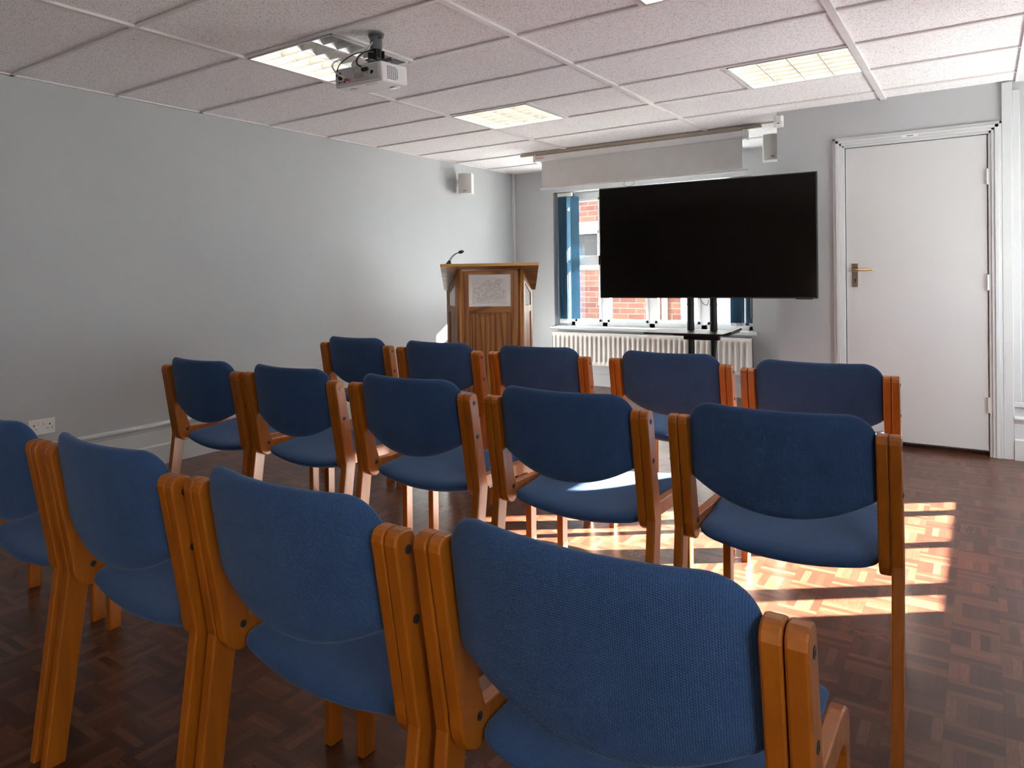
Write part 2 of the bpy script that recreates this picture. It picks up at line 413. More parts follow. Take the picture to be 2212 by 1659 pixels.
# dark ceiling void and the outer roof slab, so daylight only enters through real openings
b = B(); b.box(XL-TH, YB-TH, 2.9, XS, YW+TH, 3.0); b.box(XS, YB-TH, H, XS+0.04, YD, 3.0)
b.box(XS+0.04, 3.3, 2.5, XR+TH, YD+0.14, 2.6); b.box(XS+0.04, YB-TH, 2.5, XR+TH, 0.4, 2.6)
b.box(3.85, 0.4, 2.5, XR+TH, 3.3, 2.6)
struct(b.obj('roof', UPVC))
wr = struct(B().box(XS+0.04, 0.4, 2.52, 3.85, 3.3, 2.53).obj('window_3', OPAL))

# skirting boards: plinth, upper board and moulded top
def skirt(name, axis, p, a0, a1, side, h1=0.127, h2=0.262):
    prof = [(0, 0), (0.026, 0), (0.026, h1-0.008), (0.018, h1), (0.014, h1), (0.014, h2-0.045), (0.017, h2-0.040), (0.019, h2-0.030), (0.026, h2-0.022), (0.028, h2-0.012), (0.022, h2-0.004), (0.012, h2), (0, h2)]
    b = B(); pts = [(p+side*x, z) for x, z in prof]
    b.prism(pts, 'YZ' if axis == 'Y' else 'XZ', a0, a1)
    return struct(b.obj(name, TRIM))
skirt('baseboard_left', 'X', XL, YB, YW, 1)
skirt('baseboard_front', 'Y', YW, XL+0.026, XC, -1)
skirt('baseboard_door_wall', 'Y', YD, XC, 2.112, -1)
skirt('baseboard_door_side', 'Y', YD, 3.046, XR, -1)
skirt('baseboard_return', 'X', XC, YD, YW, -1)
skirt('baseboard_right', 'X', XR, YB, YD, -1)
# service pipe boxing in the corner and edge strip beside the door
struct(B().box(XL, YW-0.03, 0.262, XL+0.025, YW, H, 0.004).obj('trim_1', TRIM))
b = B(); b.box(2.995, YD-0.02, 0.0, 3.045, YD, H, 0.003)
struct(b.obj('trim_2', TRIM))
b = B()   # panel mouldings right of the strip
for z0, z1 in ((0.315, 0.345),): b.box(3.045, YD-0.012, z0, XR, YD, z1, 0.003)
b.box(3.045, YD-0.012, 0.345, 3.08, YD, 2.2, 0.003)
struct(b.obj('trim_3', TRIM))

# door architrave (frame) as structure, mitred profile
def archi():
    b = B(); x0, x1, zt = DX0, DX1, DZ; w = 0.066
    steps = [(0.0, 0.014, 0.012), (0.014, 0.030, 0.020), (0.030, 0.050, 0.026), (0.050, w, 0.018)]
    for s0, s1, t in steps:
        for sgn, xe in ((-1, x0), (1, x1)):
            a, c = sorted((xe+sgn*s0, xe+sgn*s1)); b.box(a, YD-t, 0, c, YD, zt+s1, 0.002)
        b.box(x0-s1, YD-t, zt+s0, x1+s1, YD, zt+s1, 0.002)
    # jamb lining
    b.box(x0-0.004, YD, 0, x0+0.002, YD+0.14, zt); b.box(x1-0.002, YD, 0, x1+0.004, YD+0.14, zt); b.box(x0, YD, zt-0.002, x1, YD+0.14, zt+0.004)
    return struct(b.obj('trim_4', TRIM))
archi()
door = B().box(DX0+0.006, YD-0.001, 0.036, DX1-0.006, YD+0.039, DZ-0.006, 0.0015).obj('door_1', DOORP); struct(door)
door['label'] = 'plain white flush door with a lever handle'
# handle
hp = B().box(2.217, YD-0.007, 1.035, 2.251, YD-0.001, 1.19, 0.002).obj('handle_plate', BRONZE, door); hp['label'] = 'tarnished bronze back plate'
b = B(); b.cyl((2.234, YD-0.02, 1.145), 0.009, 0.03, 'Y', 16); b.cyl((2.234, YD-0.008, 1.145), 0.014, 0.004, 'Y', 20)
b.tube(smooth_pts([(2.234, YD-0.036, 1.145), (2.25, YD-0.042, 1.146), (2.28, YD-0.044, 1.146), (2.315, YD-0.043, 1.148), (2.338, YD-0.040, 1.150)]), 0.0075, 12)
lv = b.obj('lever', BRASS, hp); lv['label'] = 'polished brass lever'
b = B(); b.cyl((2.234, YD-0.008, 1.083), 0.006, 0.003, 'Y', 16); b.box(2.2315, YD-0.0095, 1.062, 2.2365, YD-0.0065, 1.083); b.obj('keyhole', DARKH, hp)
for z in (1.70, 1.06, 0.315):
    b = B(); b.cyl((DX1-0.006, YD-0.010, z), 0.007, 0.095, 'Z', 14)
    b.box(DX1-0.022, YD-0.004, z-0.045, DX1-0.002, YD-0.001, z+0.045)
    hg = b.obj('hinge', plain('painted_hinge', (0.66, 0.66, 0.65), 0.4, 0.3) if z > 1.6 else bpy.data.materials['painted_hinge'], door)
b = B(); b.box(2.50, YD-0.0275, 1.985, 2.585, YD-0.026, 2.002); nm = b.obj('door_sign', WHITE); tag(nm, 'small white label strip stuck on the top of the door frame', 'sign')
b = B()
for k in range(8): b.box(2.527+k*0.0042, YD-0.0281, 1.991, 2.530+k*0.0042, YD-0.0272, 1.9965)
b.obj('print', BLACKM, nm)

# ------------------------------------------------------------------ front window (window_1)
def window(name, axis, p, a0, a1, z0, z1, mull, trans, openz, ft=0.05, top_fr=0.06):
    """frame in plane at p; axis 'Y' => spans x."""
    e = bpy.data.objects.new(name, None); COL.objects.link(e); struct(e)
    dp = 0.06
    def bx(b, s0, s1, q0, q1, d0, d1, bv=0.004):
        if axis == 'Y': b.box(s0, p+d0, q0, s1, p+d1, q1, bv)
        else: b.box(p+d0, s0, q0, p+d1, s1, q1, bv)
    b = B()
    bx(b, a0, a1, z0, z0+0.045, 0, dp); bx(b, a0, a1, z1-top_fr, z1, 0, dp); bx(b, a0, a0+ft, z0, z1, 0, dp); bx(b, a1-ft, a1, z0, z1, 0, dp)
    for m_ in mull: bx(b, m_-0.03, m_+0.03, z0, z1, 0, dp)
    b.obj('window_frame', UPVC, e)
    edges = [a0+ft]+[v for m_ in mull for v in (m_-0.03, m_+0.03)]+[a1-ft]
    for i in range(0, len(edges), 2):
        s0, s1 = edges[i], edges[i+1]
        c = B(); w = 0.03
        bx(c, s0, s1, z0+0.045, z0+0.045+w, -0.012, dp-0.01); bx(c, s0, s1, z1-top_fr-w, z1-top_fr, -0.012, dp-0.01)
        bx(c, s0, s0+w, z0+0.045, z1-top_fr, -0.012, dp-0.01); bx(c, s1-w, s1, z0+0.045, z1-top_fr, -0.012, dp-0.01)
        if trans: bx(c, s0, s1, trans[0], trans[1], -0.012, dp-0.01)
        sh = c.obj('casement', UPVC, e)
        g = B(); bx(g, s0+w*0.5, s1-w*0.5, z0+0.06, z1-top_fr-w*0.5, 0.020, 0.026, 0); g.obj('pane', GLASS, sh)
    return e
w1 = window('window_1', 'Y', 5.475, WX0+0.13, WX1-0.02, WZ0, WZ1-0.005, [-0.195, 0.298, 0.80], (1.235, 1.340), 0, 0.045, 0.065)
# plastered cover strip left of frame
b = B(); b.box(WX0, 5.46, WZ0, WX0+0.135, YW+TH, WZ1); b.box(WX1-0.02, 5.48, WZ0, WX1, YW+TH, WZ1); b.obj('side_lining', UPVC, w1)
b = B(); b.box(WX0-0.035, YW-0.045, 0.572, WX1+0.045, YW, 0.602, 0.006); b.box(WX0, YW-0.01, 0.585, WX1, 5.50, 0.603, 0.002)
sill = b.obj('window_sill', TRIM, w1)
for x, z in ((-0.235, 1.55), (-0.235, 0.93)):
    b = B(); b.box(x-0.012, 5.445, z-0.02, x+0.012, 5.463, z+0.02, 0.003); b.tube([(x, 5.45, z), (x-0.006, 5.44, z-0.04), (x-0.012, 5.438, z-0.11)], 0.007, 8); b.obj('window_handle', UPVC, w1)
# right window
w2 = bpy.data.objects.new('window_2', None); COL.objects.link(w2); struct(w2)
b = B(); b.box(4.06, RY0, RZ0, 4.12, RY1, RZ0+0.035, 0.003); b.box(4.06, RY0, RZ1-0.05, 4.12, RY1, RZ1, 0.003); b.box(4.06, RY0, RZ0, 4.12, 2.317, RZ1, 0.003); b.box(4.06, 3.94, RZ0, 4.12, RY1, RZ1, 0.003)
for y0_, y1_ in ((2.519, 2.601), (3.079, 3.117), (3.579, 3.627)): b.box(4.06, y0_, RZ0, 4.12, y1_, RZ1, 0.003)
b.obj('window_frame', UPVC, w2)
for y0_, y1_ in ((2.317, 2.519), (2.601, 3.079), (3.117, 3.579), (3.627, 3.94)):
    B().box(4.085, y0_-0.005, RZ0+0.03, 4.091, y1_+0.005, RZ1-0.045).obj('pane', GLASS, w2)
b = B(); b.box(XR-0.02, RY0-0.03, RZ0-0.03, XR+0.01, YD, RZ0, 0.005); b.obj('window_sill', BATTEN, w2)

w_fill = window('added_fill_window', 'X', 4.16, -2.7, -1.7, 0.9, 2.1, [], None, 0, 0.04, 0.05)  # added opening out of view, gives fill light on the near chair backs
# ------------------------------------------------------------------ vertical blinds (stacked)
def blind(x0, direction, n, label, turned):
    t = thing('vertical_blind', label, 'blind', (0, 0, 0))
    b = B(); 
    b.box(x0-0.02 if direction > 0 else x0-0.14, 5.365, 1.972, x0+0.14 if direction > 0 else x0+0.02, 5.405, 2.010, 0.004); b.obj('headrail', WHITE, t)
    for i in range(n):
        x = x0+direction*i*0.0135
        b = B(); th = 0.0006; ang = 0.12*random.uniform(-1, 1)
        Rm = Matrix.Rotation(ang, 3, 'Z')
        b.box(x-th, 5.345, 0.675, x+th, 5.434, 1.965, 0, Rm); s = b.obj('slat', BLIND, t)
        c = B(); c.box(x-0.0012, 5.352, 0.650, x+0.0012, 5.428, 0.678); c.obj('bottom_weight', WHITE, s)
    # outermost slat turned towards the room
    x = x0+direction*(n*0.0135+0.047)
    b = B(); b.box(x-0.044, 5.415, 0.675, x+0.044, 5.4162, 1.965, 0, Matrix.Rotation(turned, 3, 'Z')); s = b.obj('slat', BLIND, t)
    b = B()
    for k in range(n):
        xa = x0+direction*k*0.0135
        b.tube(smooth_pts([(xa, 5.352, 0.665), (xa+direction*0.007, 5.350, 0.632), (xa+direction*0.0135, 5.352, 0.665)], 4), 0.0012, 6)
    b.obj('link_chain', WHITE, t)
    return t
blind(-0.645, 1, 8, 'blue vertical blind stacked at the left side of the window', 0.5)
blind(1.075, 1, 8, 'blue vertical blind stacked at the right side of the window, below the display', -0.35)
# white control wand / chain at right reveal
b = B(); b.tube([(1.235, 5.40, 0.98), (1.236, 5.40, 0.72)], 0.006, 8); wd_ = b.obj('blind_cord_weight', BATTEN); tag(wd_, 'slim pale wand hanging at the right edge of the window recess', 'blind cord')

# ------------------------------------------------------------------ radiator
rad = thing('radiator', 'long cream ribbed panel radiator under the window', 'radiator', (0.29, 5.27, 0.13))
rx0, rx1, rz0, rz1, ry = -0.69, 1.272, 0.215, 0.545, 5.245
ox, oy, oz = 0.29, 5.27, 0.13
bm = bmesh.new(); n = 38; pitch = (rx1-rx0-0.06)/n
prof = [(rx0, 0.012)]; xx = rx0+0.03
prof.append((xx, 0.0))
for k in range(n):
    a = rx0+0.03+k*pitch
    prof += [(a+pitch*0.18, 0.0), (a+pitch*0.32, 0.014), (a+pitch*0.60, 0.014), (a+pitch*0.82, 0.0)]
prof += [(rx1-0.03, 0.0), (rx1, 0.0)]
zs = [(rz0, 0), (rz0+0.028, 0), (rz0+0.045, 1), (rz1-0.05, 1), (rz1-0.033, 0), (rz1-0.006, 0), (rz1, 0.3)]
grid = []
for z, k in zs:
    grid.append([bm.verts.new((x-ox, ry+(d if 0 <= k <= 1 and k != 0.3 else 0)*k+(0.006 if k == 0.3 else 0)-oy, z-oz)) for x, d in prof])
for a in range(len(grid)-1):
    for c in range(len(prof)-1): bm.faces.new((grid[a][c], grid[a][c+1], grid[a+1][c+1], grid[a+1][c]))
for f in bm.faces: f.smooth = True
me = bpy.data.meshes.new('panel'); bm.to_mesh(me); bm.free(); link('front_panel', me, RADP, rad)
b = B(); b.box(rx0-ox, 0.0, rz0-oz, rx1-ox, 0.03, rz1-oz, 0.004); b.box(rx0-ox, -0.024, rz1-oz-0.004, rx1-ox, 0.03, rz1-oz, 0.003)
b.box(rx1-ox-0.003, -0.026, rz0-oz, rx1-ox, 0.03, rz1-oz, 0.001); b.box(rx0-ox, -0.026, rz0-oz, rx0-ox+0.003, 0.03, rz1-oz, 0.001)
b.obj('casing', RADP, rad)
for sg, xe in ((1, rx1-ox), (-1, rx0-ox)):
    b = B(); b.cyl((xe+sg*0.012, 0.0, rz0-oz+0.03), 0.008, 0.034, 'X'); b.cyl((xe+sg*0.025, 0, -0.008), 0.0075, 0.24, 'Z'); b.cyl((xe+sg*0.025, 0, rz0-oz+0.045), 0.013, 0.06, 'Z', bv=0.003); b.obj('valve_pipe', TRIM, rad)
for xb in (-0.68, 0.68):
    B().box(xb-0.02, 0.028, 0.15, xb+0.02, 0.064, 0.35).obj('wall_bracket', RADP, rad)

# ------------------------------------------------------------------ outside
b = B(); b.box(-9, 7.85, 0, -0.52, 8.15, 1.25); b.box(-9, 7.85, 1.75, -0.52, 8.15, 5); b.box(-9, 7.85, 1.25, -1.78, 8.15, 1.75); b.box(-1.28, 7.85, 1.25, -0.52, 8.15, 1.75)
e = thing('brick_building', 'red brick building wall across the yard, seen through the window', 'building', (0, 0, 0))
b.obj('brick_wall', BRICK, e)
b = B(); b.box(-1.78, 7.90, 1.25, -1.28, 7.95, 1.29); b.box(-1.78, 7.90, 1.71, -1.28, 7.95, 1.75); b.box(-1.78, 7.9, 1.25, -1.74, 7.95, 1.75); b.box(-1.32, 7.9, 1.25, -1.28, 7.95, 1.75)
b.box(-1.85, 7.80, 1.21, -1.21, 7.90, 1.25)
wf = b.obj('window', UPVC, e)
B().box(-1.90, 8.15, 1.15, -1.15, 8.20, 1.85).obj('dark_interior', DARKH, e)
b = B()
for k in range(22): b.box(-1.74, 7.99, 1.30+k*0.0185, -1.32, 7.995, 1.312+k*0.0185)
b.obj('louvre_blind', plain('grey_blind', (0.05, 0.047, 0.047), 0.7), wf)
b = B(); b.box(-1.85, 7.835, 1.75, -1.21, 7.855, 1.87); b.obj('lintel', RENDER, e)
B().box(-0.52, 7.98, 0, -0.20, 8.15, 5).obj('side_wall', BRICK, e); B().box(-0.20, 7.94, 0, 0.6, 8.15, 5).obj('rendered_side_wall', RENDER, e)
b = B(); b.cyl((-0.40, 7.9, 2.5), 0.04, 5, 'Z'); b.obj('drainpipe', plain('brown_pipe', (0.20, 0.13, 0.10), 0.5), e)
t = B().box(0.15, 5.59, 2.08, 3.7, 6.6, 2.16, 0.01).obj('added_sun_block', RENDER); struct(t)  # unseen slab added outside to cut the high sun through the front window
struct(B().box(-12, YW+TH, -0.12, 14, 20, -0.02).obj('ground', PAVE))
struct(B().box(XR+TH, -6, -0.12, 14, YW+TH, 0.48).obj('bounce_slab', BOUNCE))  # added pale slab out of view, bounces sun up onto the ceiling

# ------------------------------------------------------------------ ceiling lights
def ceiling_light(x, y, lit, label):
    t = thing('ceiling_light', label, 'ceiling light', (x, y, H), 0, None)
    g = 0.012; a, c = g, 0.6-g
    b = B()
    b.box(a, a, 0.085, c, c, 0.095); 
    b.box(a, a, 0.004, a+0.006, c, 0.09); b.box(c-0.006, a, 0.004, c, c, 0.09); b.box(a, a, 0.004, c, a+0.006, 0.09); b.box(a, c-0.006, 0.004, c, c, 0.09)
    b.obj('housing', LBOX, t)
    b = B()
    w = (c-a)/4
    b.box(a, a, -0.001, c, a+0.01, 0.004); b.box(a, c-0.01, -0.001, c, c, 0.004); b.box(a, a, -0.001, a+0.01, c, 0.004); b.box(c-0.01, a, -0.001, c, c, 0.004)
    # V-shaped reflectors between tubes (parabolic sides), cross blades
    for k in range(5):
        xc = a+w*k
        hw = 0.022
        pts = [(xc-hw, 0.052), (xc-0.008, 0.02), (xc-0.002, 0.003), (xc+0.002, 0.003), (xc+0.008, 0.02), (xc+hw, 0.052)]
        pts = [(min(max(px_, a), c), z) for px_, z in pts]
        if k in (0, 4): 
            pts = [p for i_, p in enumerate(pts)]
        b.prism(pts, 'XZ', a+0.006, c-0.006)
    for k in range(1, 6):
        yc = a+(c-a)*k/6
        b.prism([(yc-0.010, 0.048), (yc-0.002, 0.004), (yc+0.002, 0.004), (yc+0.010, 0.048)], 'YZ', a+0.006, c-0.006)
    b.obj('louvre', LOUV, t)
    for k in range(4):
        b = B(); b.cyl((a+w*(k+0.5), 0.3, 0.064), 0.0125, 0.55, 'Y', 16)
        b.obj('tube', TUBE if lit[k] else TUBEOFF, t)
    return t
ceiling_light(0, 0.6, (1, 1, 0, 0), 'square louvred ceiling light half lit, behind the projector')
ceiling_light(0, 2.4, (1, 1, 1, 1), 'square louvred ceiling light fully lit, between the projector and the pull-down screen')
ceiling_light(1.8, 2.4, (1, 1, 1, 1), 'brightest louvred ceiling light, nearest to the door')
ceiling_light(1.8, 0.6, (1, 1, 1, 1), 'ceiling light cut off by the top edge of the picture')

# ------------------------------------------------------------------ chairs
POSTB = [(0.0, 0.745), (0.002, 0.756), (0.008, 0.763), (0.018, 0.766), (0.032, 0.766), (0.042, 0.763), (0.048, 0.756), (0.051, 0.745)]
HALF = 0.264
def chair_meshes():
    T = 0.0245
    # outer: back post and rear leg, kinked at the seat
    A = [(0.049, 0.46), (0.051, 0.448), (0.049, 0.435), (-0.016, 0.0)]
    A += [(0.036, 0.0), (0.105, 0.425), (0.108, 0.44), (0.107, 0.455)]
    outer = [(-0.0, 0.745)]
    PA = list(reversed([(0.002, 0.756), (0.008, 0.763), (0.018, 0.766), (0.032, 0.766), (0.042, 0.763), (0.048, 0.756), (0.051, 0.745)]))
    ptsA = A + PA + outer
    # inner: back post ending in a curved foot beside the seat
    Bp = [(0.050, 0.462), (0.056, 0.440), (0.067, 0.424), (0.084, 0.414), (0.100, 0.411), (0.114, 0.416), (0.121, 0.43), (0.120, 0.470), (0.104, 0.510)]
    ptsB = [(-0.0, 0.745)] + [(0.049, 0.48)] + Bp + PA
    # front leg and side rail, one bent piece
    C = [(0.085, 0.432), (0.085, 0.474), (0.44, 0.464), (0.47, 0.459), (0.488, 0.448), (0.499, 0.432), (0.502, 0.412), (0.497, 0.0), (0.455, 0.0), (0.457, 0.385), (0.450, 0.404), (0.435, 0.414), (0.41, 0.418)]
    d = {}
    def mk(nm, pts, x0, x1, m):
        b = B(); b.prism(pts, 'YZ', x0, x1, 0.0035)
        bmesh.ops.recalc_face_normals(b.bm, faces=b.bm.faces)
        me = bpy.data.meshes.new(nm); b.bm.to_mesh(me); b.bm.free(); me.materials.append(m); return me
    for s in (-1, 1):
        o = sorted((s*HALF, s*(HALF-T))); i = sorted((s*(HALF-T-0.0015), s*(HALF-2*T-0.0015))); 
        d['rear_leg', s] = mk('rear_leg', ptsA, o[0], o[1], BEECH)
        d['back_post', s] = mk('back_post', ptsB, i[0], i[1], BEECH)
        ci = sorted((s*(HALF-T-0.0015), s*(HALF-2*T+0.004)))
        d['front_leg', s] = mk('front_leg', C, i[0]+0.0005, i[1]-0.0005, BEECH)
    # pads ---------------------------------------------------------------
    def pad(outline, midf, thick, nm, planar):
        """outline: closed 2D list; midf(u,v)->offset; thick half-thickness; planar 'XZ' or 'XY'"""
        bm = bmesh.new(); cu = sum(p[0] for p in outline)/len(outline); cv = sum(p[1] for p in outline)/len(outline)
        S = [0.0, 0.2, 0.4, 0.6, 0.78, 0.88, 0.94, 0.975, 0.993]
        n = len(outline); layers = {}
        for side in (1, -1):
            rings = []
            for s in S:
                h = thick*(1-s**9)**0.5 if s < 0.999 else 0
                ring = []
                for (u, v) in (outline if s else [outline[0]]):
                    # inset by s but keep the shape of the outline near the border
                    uu = cu+(u-cu)*s; vv = cv+(v-cv)*s
                    o = midf(uu, vv)+side*h
                    ring.append(bm.verts.new((uu, o, vv) if planar == 'XZ' else (uu, vv, o)))
                rings.append(ring)
            layers[side] = rings
        rim = []
        for (u, v) in outline:
            o = midf(u, v); rim.append(bm.verts.new((u, o, v) if planar == 'XZ' else (u, v, o)))
        for side in (1, -1):
            R = layers[side]
            for k in range(n): bm.faces.new((R[0][0], R[1][k], R[1][(k+1) % n]))
            for a in range(1, len(S)-1):
                for k in range(n): bm.faces.new((R[a][k], R[a+1][k], R[a+1][(k+1) % n], R[a][(k+1) % n]))
            for k in range(n): bm.faces.new((R[-1][k], rim[k], rim[(k+1) % n], R[-1][(k+1) % n]))
        bmesh.ops.recalc_face_normals(bm, faces=bm.faces)
        for f in bm.faces: f.smooth = True
        me = bpy.data.meshes.new(nm); bm.to_mesh(me); bm.free(); me.materials.append(FABRIC); return me
    hw = 0.2145
    out = []
    # back pad outline (x,z): top flat, rounded shoulders, straight sides, deep curved bottom
    r = 0.062; zt = 0.807
    for k in range(13):
        t = math.pi/2*k/12; out.append((hw-r+r*math.sin(t), zt-r+r*math.cos(t)*1.0))
    out += [(hw, z) for z in (0.72, 0.69, 0.66, 0.63, 0.60)]
    for k in range(1, 40):
        t = k/40; x = hw*(1-2*t); out.append((x, 0.527+0.070*abs(x/hw)**2.1))
    out += [(-hw, z) for z in (0.60, 0.63, 0.66, 0.69, 0.72)]
    for k in range(13):
        t = math.pi/2*(1-k/12); out.append((-hw+r-r*math.sin(t), zt-r+r*math.cos(t)))
    for k in range(1, 14): out.append((-hw+r+(2*hw-2*r)*k/14, zt-0.003*math.sin(math.pi*k/14)))
    def backmid(x, z): return 0.028+0.16*(0.76-z)-0.040*(1-(x/hw)**2)+0.004
    d['back_pad'] = pad(out, backmid, 0.0205, 'back_pad', 'XZ')
    so = []; y0, y1, rf, rb = 0.085, 0.515, 0.05, 0.04
    def arc(cx_, cy__, r_, a0, n_=8): return [(cx_+r_*math.cos(a0+math.pi/2*k/n_), cy__+r_*math.sin(a0+math.pi/2*k/n_)) for k in range(n_+1)]
    hs = 0.2135
    so += arc(hs-rf, y1-rf, rf, 0); so += [(x*(hs-rf)/6, y1) for x in range(5, -6, -1)]
    so += arc(-hs+rf, y1-rf, rf, math.pi/2); so += [(-hs, y1-rf-(y1-y0-rf-rb)*k/8) for k in range(1, 8)]
    so += arc(-hs+rb, y0+rb, rb, math.pi); so += [((hs-rb)*k/6, y0-0.014*(1-(k/6)**2)) for k in range(-5, 6)]
    so += arc(hs-rb, y0+rb, rb, -math.pi/2); so += [(hs, y0+rb+(y1-y0-rf-rb)*k/8) for k in range(1, 8)]
    def seatmid(x, y):
        t = min(max((y-0.08)/0.43, 0), 1)
        return 0.413+0.024*(x/hs)**2+0.040*t**1.4-0.026*max(0, (t-0.86)/0.14)**2
    d['seat'] = pad(so, seatmid, 0.0225, 'seat', 'XY')
    # screw heads
    def screw(c, s):
        b = B(); b.cyl(c, 0.0074, 0.002, 'X', 18); b.cyl((c[0]+s*0.0008, c[1], c[2]), 0.0035, 0.002, 'X', 6)
        me = bpy.data.meshes.new('screw'); b.bm.to_mesh(me); b.bm.free(); me.materials.append(GUN_D); return me
    for s in (-1, 1):
        d['s1', s] = screw((s*(HALF+0.0004), 0.0265+0.003, 0.735), s)
        d['s2', s] = screw((s*(HALF+0.0004), 0.047, 0.622), s)
        d['s3', s] = screw((s*(HALF-2*T-0.0015-0.0004), 0.100, 0.462), -s)
    # metal seat bracket under the pad
    b = B(); b.box(-0.212, 0.20, 0.408, 0.212, 0.24, 0.418); b.box(-0.212, 0.38, 0.415, 0.212, 0.42, 0.425)
    me = bpy.data.meshes.new('seat_bearer'); b.bm.to_mesh(me); b.bm.free(); me.materials.append(BLACKM); d['bearer'] = me
    return d
GUN_D = plain('dark_screw_head', (0.05, 0.05, 0.055), 0.4, 0.5)
CM = chair_meshes()
def chair(x, y, rz, label, group):
    t = thing('stacking_chair', label, 'chair', (x, y, 0), rz, group)
    link('backrest', CM['back_pad'], None, t); link('seat', CM['seat'], None, t)
    for s in (-1, 1):
        link('rear_leg', CM['rear_leg', s], None, t)
        p = link('back_post', CM['back_post', s], None, t)
        link('front_leg', CM['front_leg', s], None, t)
        rl = [c for c in t.children if c.name.startswith('rear_leg')][-1]
        link('screw', CM['s1', s], None, rl); link('screw', CM['s2', s], None, rl); link('screw', CM['s3', s], None, p)
    link('seat_bearer', CM['bearer'], None, t)
    return t
R1 = 'blue chairs in the row nearest the camera'; R2_ = 'blue chairs in the middle row'; R3 = 'blue chairs in the front row'
rows = [
 (2.489, -0.955, 0.00, 'blue chair largest in view, at the right end of the nearest row', R1),
 (1.943, -0.972, 0.00, 'blue chair in the nearest row, second from its right end', R1),
 (1.397, -0.985, 0.00, 'blue chair in the nearest row, third from its right end', R1),
 (0.843, -0.985, 0.00, 'blue chair in the nearest row, cut by the left picture edge', R1),
 (0.288, -0.985, 0.00, 'blue chair of the nearest row showing only its front legs at the left edge', R1),
 (2.488, 0.183, 0.02, 'blue chair at the right end of the middle row, beside the sunlit floor', R2_),
 (1.905, 0.178, 0.01, 'blue chair in the middle row with a sunlit patch on its seat', R2_),
 (1.329, 0.166, 0.01, 'blue chair in the middle of the five in the middle row', R2_),
 (0.746, 0.155, 0.01, 'blue chair in the middle row, second from its left end', R2_),
 (0.208, 0.135, 0.01, 'blue chair at the left end of the middle row, beside the left wall', R2_),
 (2.402, 1.300, 0.02, 'blue chair at the right end of the front row, in front of the door', R3),
 (1.822, 1.372, 0.00, 'blue chair in the front row directly below the display', R3),
 (1.200, 1.352, 0.03, 'blue chair in the front row before the radiator, just right of the lectern', R3),
 (0.628, 1.322, 0.03, 'blue chair in the front row directly in front of the lectern', R3),
 (0.034, 1.335, 0.02, 'blue chair at the left end of the front row, left of the lectern', R3),
]
for a in rows: chair(*a)

# ------------------------------------------------------------------ display on trolley
TX, TY, TZ, TYAW = 1.3226, 3.5866, 1.381, 0.0698
tv = thing('display_screen', 'large black flat display standing on a black trolley in front of the window', 'television', (TX, TY, 0.964), TYAW)
b = B(); b.box(-0.73, -0.005, 0.0, 0.73, 0.035, 0.834, 0.003); b.box(-0.45, 0.035, 0.12, 0.45, 0.062, 0.6, 0.006)
b.box(0.60, -0.004, -0.006, 0.70, 0.01, 0.002, 0.001)
b.obj('casing', BLACK, tv)
b = B(); b.box(-0.722, -0.0065, 0.010, 0.722, -0.004, 0.826); b.obj('panel', SCREENG, tv)
tr = thing('display_trolley', 'black two-pole trolley with a small shelf carrying the large display', 'trolley', (TX, TY, 0), TYAW)
yp = 0.115
for x in (-0.098, 0.060):
    b = B(); b.cyl((x, yp, 0.52), 0.0245, 0.90, 'Z', 28); b.cyl((x, yp, 1.20), 0.019, 0.60, 'Z', 28); b.cyl((x, yp, 0.915), 0.026, 0.012, 'Z', 28)
    b.obj('pole', BLACKM, tr)
b = B(); b.box(-0.35, -0.20, 0.715, 0.22, 0.20, 0.727, 0.003)
b.box(0.18, -0.20, 0.72, 0.235, 0.20, 0.737, 0.003, Matrix.Rotation(-0.35, 3, 'Y')); b.obj('shelf', BLACKM, tr)
b = B(); b.prism([(-0.28, 0.714), (-0.10, 0.714), (-0.12, 0.690), (-0.20, 0.690)], 'XZ', 0.05, 0.09, 0.003); b.box(-0.14, 0.07, 0.66, 0.10, 0.14, 0.70, 0.004); b.obj('shelf_bracket', BLACKM, tr)
b = B(); b.box(-0.30, yp-0.03, 1.22, 0.30, yp-0.005, 1.26, 0.002); b.box(-0.30, yp-0.03, 1.50, 0.30, yp-0.005, 1.54, 0.002); b.box(-0.25, 0.06, 1.10, -0.22, yp-0.02, 1.60, 0.002); b.box(0.22, 0.06, 1.10, 0.25, yp-0.02, 1.60, 0.002)
b.obj('mounting_bracket', BLACKM, tr)
b = B(); b.box(-0.42, -0.32, 0.07, -0.36, 0.32, 0.11, 0.006); b.box(0.32, -0.32, 0.07, 0.38, 0.32, 0.11, 0.006); b.box(-0.42, yp-0.04, 0.06, 0.38, yp+0.04, 0.12, 0.006); b.obj('base', BLACKM, tr)
for x in (-0.39, 0.35):
    for y in (-0.28, 0.28):
        b = B(); b.cyl((x, y, 0.030), 0.030, 0.022, 'X', 20, bv=0.004); b.cyl((x, y, 0.062), 0.01, 0.03, 'Z'); b.obj('castor', BLACK, tr)
b = B(); b.tube(smooth_pts([(-0.03, yp-0.02, 0.97), (-0.01, yp-0.03, 0.93), (0.02, yp-0.02, 0.91), (0.034, yp-0.03, 0.95)], 6), 0.003, 8)
b.tube(smooth_pts([(0.075, yp-0.03, 0.71), (0.09, yp-0.03, 0.66), (0.085, yp-0.035, 0.58), (0.08, yp-0.03, 0.50)], 6), 0.003, 8); b.obj('cable', CABLEG, tr)

